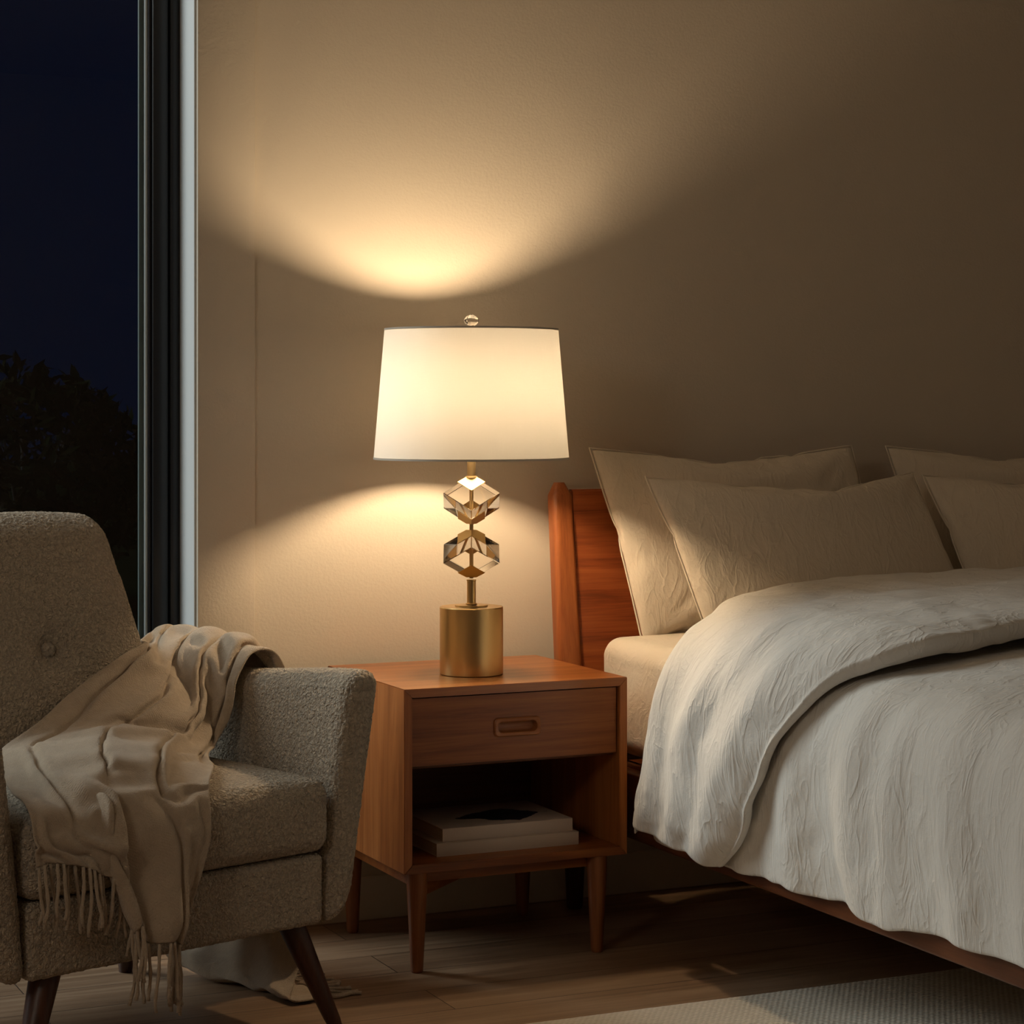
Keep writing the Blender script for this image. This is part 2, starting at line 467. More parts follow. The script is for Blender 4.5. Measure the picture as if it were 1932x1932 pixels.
    box('front_rail', .055, .413, -.440, -.425, .174, NZ0 - .0005, M['teak_x_shaded'], T)
    box('back_rail', .055, .413, -.092, -.077, .168, NZ0 - .0005, M['teak_x_shaded'], T)
    for x in (.036, .432):
        box('side_rail', x - .007, x + .007, -.428, -.104, .166, NZ0 - .0005, M['teak_x_shaded'], T)
    # angled brace running back from the near left leg
    b = bmesh.new(); bx(b, 0, .46, -.007, .007, .147, NZ0 - .0008, .001)
    bmesh.ops.transform(b, matrix=Matrix.Translation((.052, -.433, 0)) @ Matrix.Rotation(math.radians(42.5), 4, 'Z'), verts=b.verts)
    bobj('diagonal_brace', b, M['teak_x_shaded'], T)
M['teak_leg'] = wood('teak_leg', (.13, .040, .012), (.22, .070, .021), (.30, .105, .032), 'z', .42)
M['teak_pull'] = wood('teak_pull', (.17, .052, .015), (.29, .098, .029), (.40, .15, .045), 'x', .42)
nightstand()

# two books lying on the shelf
def book(name, label, x0, x1, y0, y1, z0, z1, cover, top=None):
    t = thing(name, label, 'book', ((x0 + x1) / 2, (y0 + y1) / 2, z0), 0, 'books on the nightstand shelf')
    hx, hy, h = (x1 - x0) / 2, (y1 - y0) / 2, z1 - z0
    c = .0022
    b = bmesh.new()
    bx(b, -hx, hx, -hy, hy, h - c, h, .0006); bx(b, -hx, hx, -hy, hy, 0, c, .0006); bx(b, -hx, hx, -hy, -hy + c * 1.2, c * .6, h - c * .6, .0006)
    co = bobj('cover', b, cover, t)
    box('page_block', -hx + .003, hx - .003, -hy + .003, hy - .004, c, h - c, M['paper'], t, 0)
    return t, co, (hx, hy, h)
def paper_mat():
    m = N('page_edges'); f = m.noise(m.coord('Object', (3, 3, 1500)), 1, 2)
    return m.principled(m.ramp(f, [(.3, (.42, .36, .28)), (.7, (.60, .53, .43))]), .9)
M['paper'] = paper_mat()
def book_cover(name, c, photo=False):
    m = N(name)
    if not photo: return m.principled(c, .7, Normal=m.bump(m.noise(m.coord('Object'), 900, 2), .0002, .3))
    v = m.coord('Object'); s = m.n('SeparateXYZ', {0: v})
    n = m.noise(v, 14, 4, .55)
    dx = m.math('ABSOLUTE', m.math('SUBTRACT', s.outputs[0], .035)); dy = m.math('ABSOLUTE', m.math('SUBTRACT', s.outputs[1], -.02))
    d = m.math('ADD', m.math('MULTIPLY', dx, 9.), m.math('MULTIPLY', dy, 12.))
    d = m.math('ADD', d, m.math('MULTIPLY', n, 1.1))
    f = m.math('LESS_THAN', d, 1.45)
    top = m.math('GREATER_THAN', s.outputs[2], .0245)
    f = m.math('MULTIPLY', f, top)
    return m.principled(m.n('MixRGB', {0: f, 1: (*c, 1), 2: (.012, .016, .028, 1)}).outputs[0], .45)
SZ = .198 + .0175
book('book', 'larger plain cream book at the bottom of the pair on the nightstand shelf', .091, .406, -.416, -.185, SZ, SZ + .0262, book_cover('cream_cloth', (.50, .41, .33)))
book('book', 'cream picture book on top of the pair, dark blue shape on its cover', .109, .398, -.404, -.180, SZ + .0264, SZ + .0525, book_cover('cream_jacket', (.52, .43, .36), True))

# ------------------------------------------------------------------ table lamp
LX, LY, LZ = .221, -.290, .56
def lamp():
    t = thing('table_lamp', 'lit table lamp with white drum shade, two clear crystals and brass base', 'lamp', (LX, LY, LZ + .0005))
    Z = lambda z: z - LZ
    va = math.atan2(-4.51 - LY, -1.61 - LX)
    bv = lambda prof, n=72: lathe(prof, n)
    V, F = bv([(.0005, 0), (.064, 0), (.0655, .0012), (.0655, .1375), (.0643, .139), (.034, .1392), (.0338, .1418), (.0328, .1426), (.0005, .1426)])
    obj('base', V, F, M['brass'], t, True, None, 35)
    V, F = bv([(.0005, .1426), (.0105, .1426), (.0115, .1435), (.0115, .1452), (.0092, .147), (.0092, .191), (.0100, .192), (.0100, .1945), (.0005, .1945)], 32)
    obj('stem', V, F, M['brass'], t, True, None, 35)
    def crystal(zc, up):
        R, hz = .0675, .0530
        P = []
        # a cube stood on its corner, slightly squat, its two tips cut flat
        a0 = va if up else va + PI / 3
        ring_u = [Vector((R * math.cos(a0 + PI / 3 + k * 2 * PI / 3), R * math.sin(a0 + PI / 3 + k * 2 * PI / 3), hz / 3)) for k in range(3)]
        ring_l = [Vector((R * math.cos(a0 + k * 2 * PI / 3), R * math.sin(a0 + k * 2 * PI / 3), -hz / 3)) for k in range(3)]
        top, bot = Vector((0, 0, hz)), Vector((0, 0, -hz))
        b = bmesh.new()
        tu, bu = b.verts.new(top), b.verts.new(bot)
        ru = [b.verts.new(p) for p in ring_u]; rl = [b.verts.new(p) for p in ring_l]
        for k in range(3):
            b.faces.new((tu, ru[(k + 2) % 3], rl[k], ru[k]))
            b.faces.new((bu, rl[k], ru[k], rl[(k + 1) % 3]))
        bmesh.ops.recalc_face_normals(b, faces=b.faces)
        bmesh.ops.bevel(b, geom=[tu, bu], offset=.012, segments=1, affect='VERTICES')
        bmesh.ops.bevel(b, geom=b.edges[:], offset=.0012, segments=1, affect='EDGES')
        for v in b.verts: v.co.z += Z(zc)
        c = bobj('crystal', b, M['crystal'], t, False)
        # brass corner cups: little rhombi folded over the two tips
        for sg, ring, tip in ((1, ring_u, top), (-1, ring_l, bot)):
            b = bmesh.new(); q = .47
            cut = .17
            A = [tip + (p - tip) * q for p in ring]; C = [tip + (p - tip) * cut for p in ring]
            opp = [tip + (ring[k] - tip) * q + (ring[(k + 1) % 3] - tip) * q for k in range(3)]
            a = [b.verts.new(p * 1.02 + Vector((0, 0, sg * .0012))) for p in A]
            w = [b.verts.new(p * 1.02 + Vector((0, 0, sg * .0012))) for p in opp]
            c2 = [b.verts.new(Vector((p.x * 1.05, p.y * 1.05, p.z + sg * .0012))) for p in C]
            for k in range(3):
                b.faces.new((c2[k], a[k], w[k], a[(k + 1) % 3], c2[(k + 1) % 3]))
            b.faces.new(c2)
            bmesh.ops.recalc_face_normals(b, faces=b.faces)
            for v in b.verts: v.co.z += Z(zc)
            cap = bobj('brass_cap', b, M['brass_cap'], t, False)
            md = cap.modifiers.new('t', 'SOLIDIFY'); md.thickness = .0012; md.offset = 1
    crystal(.9175, True); crystal(.8075, False)
    V, F = tube([(0, 0, Z(.757)), (0, 0, Z(.968))], .0042, 14)
    obj('inner_rod', V, F, M['brass'], t)
    V, F = bv([(.0005, Z(.960)), (.0115, Z(.960)), (.0125, Z(.9615)), (.0125, Z(.9665)), (.0115, Z(.968)), (.0088, Z(.969)), (.0088, Z(1.055)), (.0005, Z(1.055))], 32)
    obj('neck', V, F, M['brass_neck'], t, True, None, 35)
    V, F = bv([(.0005, Z(1.055)), (.016, Z(1.055)), (.018, Z(1.062)), (.018, Z(1.098)), (.0005, Z(1.098))], 32)
    obj('socket', V, F, M['brass'], t, True, None, 35)
    BZ = Z(1.137)
    V, F = [], []
    prof = [(.0005, Z(1.0985)), (.012, Z(1.0985)), (.013, Z(1.112))] + [(.028 * math.sin(a), BZ - .044 * math.cos(a)) for a in [PI * (.22 + .78 * k / 14) for k in range(14)]] + [(.0005, BZ + .044)]
    V, F = lathe(prof, 32)
    obj('bulb', V, F, M['bulb'], t)
    # harp: a wire loop up round the bulb to the spider
    pts = []
    for k in range(25):
        a = -PI / 2 * .86 + PI * .86 * k / 24
        pts.append((0, 0, 0))
    aa = va + PI / 2 + .5
    hp = []
    for k in range(33):
        u = k / 32
        ang = -2.35 + 4.70 * u
        hp.append((.052 * math.sin(ang) * math.cos(aa), .052 * math.sin(ang) * math.sin(aa), Z(1.178) + (.092 * math.cos(ang) if math.cos(ang) > 0 else .105 * math.cos(ang))))
    V, F = tube(hp, .0017, 8)
    obj('harp', V, F, M['brass'], t)
    # shade and its wire fittings
    zb, zt, rb, rt = Z(1.0035), Z(1.2720), .2019, .1795
    th = .0012
    prof = [(rb + (rt - rb) * k / 12, zb + (zt - zb) * k / 12) for k in range(13)]
    V, F = lathe(prof, 128)
    sh = obj('lamp_shade', V, F, M['shade'], t, True, None, 60)
    for nm, r, z0, z1 in (('shade_rim', rt, zt - .0035, zt + .0006), ('shade_rim', rb, zb - .0006, zb + .0038)):
        dr = (rt - rb) / (zt - zb)
        pr = [(r - .0022, z0), (r + .0007, z0), (r + .0007, z1), (r - .0022, z1)]
        V, F = lathe(pr, 128, close=True)
        obj(nm, V, F, M['rim'], sh, True, None, 50)
    ring = []
    V, F = [], []
    for k in range(3):
        a = va + .35 + k * 2 * PI / 3
        v, f = tube([(.008 * math.cos(a), .008 * math.sin(a), zt - .012), (rt * .93 * math.cos(a), rt * .93 * math.sin(a), zt - .012), ((rt - .0025) * math.cos(a), (rt - .0025) * math.sin(a), zt - .003)], .0019, 8)
        F += [tuple(i + len(V) for i in q) for q in f]; V += v
    v, f = lathe([(.004, zt - .0145), (.011, zt - .0145), (.011, zt - .0095), (.004, zt - .0095)], 24, close=True)
    F += [tuple(i + len(V) for i in q) for q in f]; V += v
    obj('spider', V, F, M['brass'], sh)
    V, F = lathe([(.0005, zt - .0095), (.008, zt - .0095), (.008, zt - .004), (.0045, zt - .001), (.0045, zt + .004), (.0075, zt + .006), (.0005, zt + .006)], 24)
    fn = obj('finial_mount', V, F, M['brass'], t, True, None, 40)
    prof = [(.0005, zt + .006), (.007, zt + .006), (.012, zt + .010), (.0155, zt + .0155), (.0152, zt + .020), (.0105, zt + .0258), (.0005, zt + .0310)]
    V, F = lathe(prof, 9)
    obj('finial', V, F, M['crystal'], t, False)
M['brass_cap'] = N('satin_brass_cap').principled((.60, .40, .15), .48, Metallic=1.)
M['brass_neck'] = N('pale_brass').principled((.72, .53, .28), .38, Metallic=1.)
M['rim'] = plain('shade_binding', (.62, .57, .49), .8)
lamp()

# ------------------------------------------------------------------ bed
B = thing('bed_frame', 'cherry wood bed frame with slanted headboard and low side rails', 'bed', (0, 0, 0))
BX0, BX1 = .530, 2.19
def bed():
    lean = lambda z: -.100 + .068 * max(0, (z - .20)) / .74          # y of the front face of the headboard
    for s, x0 in ((1, BX0 - .004), (-1, BX1 + .004)):
        V, F = [], []
        n = 26
        secs = []
        for k in range(n):
            z = .215 + .727 * k / (n - 1)
            w = .064 - .016 * (z - .2) / .74
            d = .040
            rr = .011
            if z > .925:
                q = (z - .925) / .017; sh = 1 - (1 - math.sqrt(max(0, 1 - q * q))) * .55
            else: sh = 1
            y0 = lean(z) - .012
            cxp = x0 + s * w / 2; cyp = y0 + d / 2
            P = []
            for (sx, sy, a0) in ((1, -1, -PI / 2), (1, 1, 0), (-1, 1, PI / 2), (-1, -1, PI)):
                for j in range(5):
                    a = a0 + PI / 2 * j / 4
                    P.append((cxp + (sx * (w / 2 - rr) + rr * math.cos(a)) * sh, cyp + (sy * (d / 2 - rr) + rr * math.sin(a)) * sh, z))
            secs.append(P)
        m = len(secs[0]); V = [p for q in secs for p in q]
        for i in range(n - 1):
            for k in range(m): F.append((i * m + k, i * m + (k + 1) % m, (i + 1) * m + (k + 1) % m, (i + 1) * m + k))
        F.append(tuple(range((n - 1) * m, n * m))); F.append(tuple(reversed(range(m))))
        obj('headboard_post', V, F, M['cherry_z'], B, True, None, 50)
    b = bmesh.new()
    z0, z1 = .26, .926
    P = [(lean(z0), z0), (lean(z1), z1), (lean(z1) + .022, z1), (lean(z0) + .022, z0)]
    L = [b.verts.new((BX0 + .045, y, z)) for y, z in P]; R = [b.verts.new((BX1 - .045, y, z)) for y, z in P]
    b.faces.new(L); b.faces.new(R)
    for i in range(4): b.faces.new((L[i], L[(i + 1) % 4], R[(i + 1) % 4], R[i]))
    bmesh.ops.bevel(b, geom=b.edges[:], offset=.004, segments=3, affect='EDGES')
    bobj('headboard_panel', b, M['cherry_x'], B)
    for s, x in ((1, BX0), (-1, BX1)):
        box('side_rail', min(x, x + s * .034), max(x, x + s * .034), -2.26, -.105, .214, .352, M['teak_y'], B, .006, 3)
        box('mattress_support', min(x + s * .034, x + s * .075), max(x + s * .034, x + s * .075), -2.22, -.115, .30, .352, M['teak_y'], B)
    box('foot_rail', BX0, BX1, -2.294, -2.26, .214, .352, M['cherry_x'], B, .006, 3)
    for k in range(9):
        y = -.22 - k * .24
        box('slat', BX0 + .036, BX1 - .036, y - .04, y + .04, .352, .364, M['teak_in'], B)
    for (x, y) in ((BX0 + .034, -.075), (BX1 - .034, -.075), (BX0 + .045, -2.20), (BX1 - .045, -2.20)):
        z0 = .0095 if y < -1 else 0
        V, F = lathe([(.0005, z0), (.016, z0), (.018, z0 + .004), (.027, .20), (.028, .2138), (.0005, .2138)], 24, x, y)
        obj('leg', V, F, M['walnut'], B, True, None, 50)
bed()

def mattress():
    V, F = rbox(.79, 1.0, .123, .045, .035, 6)
    out = []
    for p in V:
        x, y, z = p
        side = 1 - smooth01((.79 - abs(x)) / .05)
        d = .006 * fbm((x * 1.0, y * 1.6, z * 1.2), 7, 3) * (.3 + side)
        n = Vector((math.copysign(side, x), 0, .4)).normalized()
        z += .008 * (1 - (x / .79) ** 2) if z > 0 else 0
        out.append((1.36 + x + n.x * d, -1.165 + y + 0 * d, .4875 + z + n.z * d))
    o = obj('mattress', out, F, M['mattress'])
    tag(o, 'mattress in a cream fitted sheet lying on the wooden bed frame', 'mattress')
def smooth01(t):
    t = max(0, min(1, t)); return t * t * (3 - 2 * t)
mattress()

# pillows: two shapes, each used twice
def run_cloth(o, frames, **kw):
    """let the cloth settle for some frames, then return the settled points"""
    m = o.modifiers.new('cloth', 'CLOTH')
    for k, v in kw.items():
        if k.startswith('c_'): setattr(m.collision_settings, k[2:], v)
        else: setattr(m.settings, k, v)
    SC.frame_start = 1; SC.frame_end = max(SC.frame_end, frames + 2)
    m.point_cache.frame_start = 1; m.point_cache.frame_end = frames + 2
    for f in range(1, frames + 1): SC.frame_set(f)
    e = o.evaluated_get(bpy.context.evaluated_depsgraph_get())
    em = e.to_mesh(); P = [v.co.copy() for v in em.vertices]; e.to_mesh_clear()
    SC.frame_set(1)
    return P
def pillow_mesh(seed, W, H, press, shear):
    """two sheets sewn at the rim and inflated"""
    NX, NY = 52, 36
    V, F, idx = [], [], {}
    for side in (0, 1):
        for j in range(NY + 1):
            for i in range(NX + 1):
                rim = i in (0, NX) or j in (0, NY)
                if side and rim: idx[(1, i, j)] = idx[(0, i, j)]; continue
                x, y = (i / NX - .5) * W, (j / NY - .5) * H
                z = 0 if rim else (-.004 if side else .004) + noise.noise(Vector((x * 9, y * 9, seed + side * 7))) * .004
                idx[(side, i, j)] = len(V); V.append((x, y, z))
    for side in (0, 1):
        for j in range(NY):
            for i in range(NX):
                q = [idx[(side, i, j)], idx[(side, i + 1, j)], idx[(side, i + 1, j + 1)], idx[(side, i, j + 1)]]
                F.append(q[::-1] if side else q)
    o = obj('pillow', V, F, M['pillow'])
    g = SC.gravity.copy(); SC.gravity = (0, 0, 0)
    P = run_cloth(o, 90, quality=10, mass=.3, use_pressure=True, uniform_pressure_force=press, tension_stiffness=40, compression_stiffness=40, shear_stiffness=12,
                  bending_stiffness=.25, tension_damping=10, compression_damping=10, shear_damping=10, air_damping=4, c_use_collision=False, c_use_self_collision=False)
    SC.gravity = g
    bpy.data.objects.remove(o)
    # slumped: lower edge pushed sideways, back pressed flat
    P = [Vector((p.x + shear * (.5 - p.y / H), p.y, p.z if p.z > 0 else p.z * .4)) for p in P]
    me = bpy.data.meshes.new('pillow')
    me.from_pydata(P, [], F)
    me.polygons.foreach_set('use_smooth', [True] * len(F))
    me.materials.append(M['pillow']); me.update()
    ring = [(i, 0) for i in range(NX)] + [(NX, j) for j in range(NY)] + [(i, NY) for i in range(NX, 0, -1)] + [(0, j) for j in range(NY, 0, -1)]
    RIMS[me.name] = [P[idx[(0, i, j)]] for i, j in ring]
    return me
RIMS = {}
def pillow(me, label, loc, rot, flip=False, sag=0.):
    o = bpy.data.objects.new('pillow', me)
    COL.objects.link(o)
    o.location = loc; o.rotation_euler = rot
    if flip: o.scale = (-1, 1, 1)
    subsurf(o, 1)
    V, F = tube(RIMS[me.name], .0021, 6, False)
    n = 6; m = len(RIMS[me.name])
    F = F + [((m - 1) * n + k, (m - 1) * n + (k + 1) % n, (k + 1) % n, k) for k in range(n)]
    obj('seam', V, F, M['pillow'], o)
    tag(o, label, 'pillow', 'oatmeal linen pillows against the headboard')
    return o
meA = pillow_mesh(1, .70, .445, 2.0, .075)
meB = pillow_mesh(5, .72, .385, 2.2, .070)
pillow(meA, 'rear oatmeal pillow nearest the lamp, standing upright against the wooden headboard', (.932, -.150, .806), (math.radians(76), 0, 0))
pillow(meB, 'front oatmeal pillow nearest the lamp, leaning on the pillow behind', (1.003, -.318, .786), (math.radians(66), 0, math.radians(1)))
pillow(meA, 'rear pillow of the far pair, its corner showing beyond the gap', (1.712, -.150, .804), (math.radians(76), 0, 0))
pillow(meB, 'front pillow of the far pair, running out of the right picture edge', (1.732, -.315, .780), (math.radians(66), 0, math.radians(-2)))


# ------------------------------------------------------------------ duvet, its head end turned back
def duvet():
    L = [  # left half of the cross-section, hem -> crown: x, z
        (.497, .245), (.490, .30), (.484, .37), (.480, .44), (.484, .51), (.499, .57), (.530, .615), (.580, .640), (.66, .655), (.80, .668), (1.0, .678), (1.20, .683), (1.36, .684)]
    half = L + [(2.72 - x, z) for x, z in L[-2::-1]]
    P = np.array(half); d = np.r_[0, np.cumsum(np.hypot(*np.diff(P, axis=0).T))]
    tot = d[-1]
    nC = 190
    S = np.linspace(0, tot, nC)
    XS = np.interp(S, d, P[:, 0]); ZS = np.interp(S, d, P[:, 1])
    for _ in range(6):
        XS[1:-1] = (XS[:-2] + 2 * XS[1:-1] + XS[2:]) / 4; ZS[1:-1] = (ZS[:-2] + 2 * ZS[1:-1] + ZS[2:]) / 4
    T = np.stack([np.gradient(XS), np.gradient(ZS)], 1); T /= np.linalg.norm(T, axis=1)[:, None]
    NN = np.stack([-T[:, 1], T[:, 0]], 1)
    sh = d[6]                                            # arc length from hem to shoulder
    hd = lambda s: min(s, tot - s)
    HH = [0, .06, .13, .22, .30, .385, .45, .52, .62, .80, 1.1, 1.4]
    H0 = [-.565, -.590, -.630, -.660, -.690, -.690, -.665, -.610, -.530, -.475, -.462, -.462]
    H1 = [-.880, -.945, -1.00, -1.06, -1.12, -1.19, -1.25, -1.275, -1.265, -1.22, -1.20, -1.20]
    head = lambda s: float(np.interp(hd(s), HH, H0))     # y of the folded head edge
    hem = lambda s: float(np.interp(hd(s), HH, H1))      # y of the turned-back hem
    lerp_ = lambda a, b, t: a + (b - a) * t
    rows = []
    # cuff underside lip -> cuff top -> head roll -> main -> foot
    K = 0.030
    for q in (0, .35, .75): rows.append(('lip', q))
    for q in np.linspace(0, 1, 26): rows.append(('cuff', q))
    for a in np.linspace(0, PI, 11)[1:-1]: rows.append(('roll', a))
    for q in np.linspace(0, 1, 62): rows.append(('main', q))
    V, UV = [], []
    for ri, (kind, q) in enumerate(rows):
        for ci in range(nC):
            s = S[ci]; h = hd(s)
            y0, y1 = head(s), hem(s)
            side = 1 - smooth01((h - sh * .7) / (sh * .7))
            thick = .062 * (1 - .35 * side)              # how far the turned-back layer stands off the lower one
            fall = smooth01(h / .05)
            if kind == 'lip':
                off = .016 + (thick - .020) * q; y = y1 - .004 + .004 * q - .004
                y = y1 + .012 * (1 - q) - .010 * math.sin(q * PI)
            elif kind == 'cuff':
                e = min(q / .12, 1); off = thick - .016 * (1 - e) ** 2 + .012 * math.sin(PI * q); y = y1 + (y0 - y1) * q
            elif kind == 'roll':
                r = thick / 2; off = r + r * math.cos(q); y = y0 + r * 1.05 * math.sin(q)
            else:
                off = .0; y = y0 + (-2.30 - y0) * q
            x, z = XS[ci], ZS[ci]; nx, nz = NN[ci]
            p = (x, y, z)
            # creases
            if kind == 'main':
                dz = .0065 * fbm((x * .7, y * 1.5, z * .25), 10, 5) + side * .014 * (math.sin(y * 27 + 2.2 * noise.noise(Vector((y * 3, z * 3, 2)))) * (1 - .7 * smooth01(h / sh))) \
                    + side * .012 * noise.noise(Vector((y * 15, z * 1.5, 8))) + side * .006 * noise.noise(Vector((y * 34, z * 2.5, 4)))
                dz *= smooth01((-y + y1 + .12) / .15) if y > y1 else 1
                if y > y1: dz = 0
            else:
                cy = (y - y0) / (y1 - y0)
                dz = .008 * fbm((x * 1.0, y * 1.5, z * .8), 11, 9) + .006 * math.sin(cy * 17 + 3 * noise.noise(Vector((x * 3, z * 3, 1)))) * side
                dz += .006 * noise.noise(Vector((x * 3, y * 16, z * 3)))
            o = off + dz
            hemwob = .012 * noise.noise(Vector((y * 7, ri * .02, 3))) + .006 * noise.noise(Vector((y * 23, 0, 7)))
            edge = 1 - smooth01(h / .10)
            zz = z + nz * o + edge * (hemwob + (.018 if kind != 'main' else 0) + (.014 * smooth01((-y - 1.0) / .8) if kind == 'main' else 0))
            if kind in ('cuff', 'lip') :
                # the hanging corner comes to a point at the hem
                cq = q if kind == 'cuff' else 0
                zz += edge * (.030 * cq ** 1.5 - .008 * (1 - cq) ** 3)
            V.append((x + nx * o, y, zz)); UV.append((s, y))
    F = grid_faces(len(rows), nC, 0, True)
    o = obj('duvet', V, F, M['duvet'], None, True, UV)
    m = o.modifiers.new('thickness', 'SOLIDIFY'); m.thickness = .006; m.offset = -1
    subsurf(o, 1)
    tag(o, 'pale linen duvet spread over the bed with its head end turned back', 'duvet')
duvet()


# ------------------------------------------------------------------ armchair
CA = math.radians(18.6)
CW = Vector((-.200, -.741, 0)) - Vector((math.cos(CA), math.sin(CA), 0)) * .36
def lerp(a, b, t): return a + (b - a) * t
def armchair():
    t = thing('armchair', 'beige boucle armchair with button back and dark tapered legs by the window', 'armchair', CW, CA)
    bm_ = M['boucle']
    # base under the cushion
    V, F = rbox(.301, .31, .063, .014, .02, 4)
    V = V + np.array([-.0085, .317, .253])
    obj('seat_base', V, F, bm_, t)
    # cushion, crowned, with a rolled front
    V, F = rbox(.310, .265, .064, .030, .018, 6)
    out = []
    for x, y, z in V:
        k = (1 - (x / .310) ** 4) * (1 - (y / .265) ** 4)
        zz = z + (.016 * k if z > 0 else -.002 * k)
        yy = y - .010 * (1 - (x / .310) ** 4) * (1 - (z / .064) ** 2) * (1 if y < 0 else 0)
        out.append((x - .007, yy + .262, zz + .383))
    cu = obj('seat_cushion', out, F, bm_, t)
    V, F = tube([(-.307 + .607 * k / 40, .0225 - .004 * (1 - abs(k / 20 - 1) ** 4), .4385 + .004 * (1 - abs(k / 20 - 1) ** 4)) for k in range(41)], .0019, 8)
    obj('welt', V, F, M['welt'], cu)
    # arms: flared outwards and a little lower at the back
    for s in (-1, 1):
        V, F = rbox(.036, .325, .222, .030, .016, 6)
        out = []
        for x, y, z in V:
            u = (z + .222) / .444
            inner = lerp(.293, .345, u ** 1.3); outer = lerp(.356, .420, u ** 1.05)
            outer -= .030 * max(0, (.16 - u) / .16) ** 2
            q = (x + .036) / .072
            X = lerp(inner, outer, q)
            Y = y + .325
            zz = .188 + u * .444 - u * .028 * smooth01(Y / .42)
            zz += .004 * (1 - (2 * q - 1) ** 2) * (1 if u > .9 else 0)
            Yf = Y - .012 * u * (1 - Y / .65) + .004
            out.append((s * X - (.017 if s < 0 else 0), Yf, zz))
        if s < 0: F = [f[::-1] for f in F]
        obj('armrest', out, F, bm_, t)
    # back: narrower at the top, reclined, one deep button
    V, F = rbox(.25, .060, .300, .050, .0125, 8)
    out = []
    for x, y, z in V:
        u = (z + .30) / .60
        zc = .315 + .598 * u
        w = lerp(.292, .180, u ** .85)
        X = x / .25 * w
        front = y < 0
        puff = (1 - (x / .25) ** 2) * (1 - (2 * u - 1) ** 4) * .022
        Y = y - (puff if front else -.006)
        if front:
            dx, dz = X - .0, zc - .665
            r2 = dx * dx + dz * dz
            Y += .022 * math.exp(-r2 / .0009) + .010 * math.exp(-r2 / .006)
        Y += .447 + (zc - .45) * .31 + .02 * max(0, u - .5) ** 2
        zc -= .010 * (x / .25) ** 2 * (u if u > .8 else 0)
        out.append((X, Y, zc))
    bk = obj('backrest', out, F, bm_, t)
    # covered button, sunk in the dimple
    prof = [(.0005, .0105), (.006, .0100), (.0105, .0078), (.0135, .0035), (.014, 0), (.012, -.004)]
    V, F = lathe(prof, 24)
    R = Matrix.Rotation(math.radians(90 - 17), 4, 'X')
    V = [R @ Vector(p) for p in V]
    by = BUTTON_Y
    obj('button', [(p.x, p.y + by, p.z + .665) for p in V], F, M['button'], bk)
    # legs
    for (x0, y0, x1, y1) in ((.247, .055, .322, .014), (-.247, .055, -.322, .014), (.235, .535, .262, .600), (-.235, .535, -.262, .600)):
        V, F = [], []
        n = 28; secs = 14
        for i in range(secs):
            u = i / (secs - 1)
            z = .1995 * (1 - u); r = lerp(.027, .0145, u)
            if u == 1: r *= .9
            for k in range(n):
                a = 2 * PI * k / n
                V.append((lerp(x0, x1, u) + r * math.cos(a), lerp(y0, y1, u) + r * math.sin(a), z))
        for i in range(secs - 1):
            for k in range(n): F.append((i * n + k, (i + 1) * n + k, (i + 1) * n + (k + 1) % n, i * n + (k + 1) % n))
        F.append(tuple(range(n))); F.append(tuple(reversed(range((secs - 1) * n, secs * n))))
        obj('leg', V, F, M['walnut'], t, True, None, 60)
    return t
BUTTON_Y = .457
M['button'] = boucle('boucle_button', (.64, .545, .43))
M['welt'] = boucle('boucle_trim', (.46, .385, .295))
CHAIR = armchair()


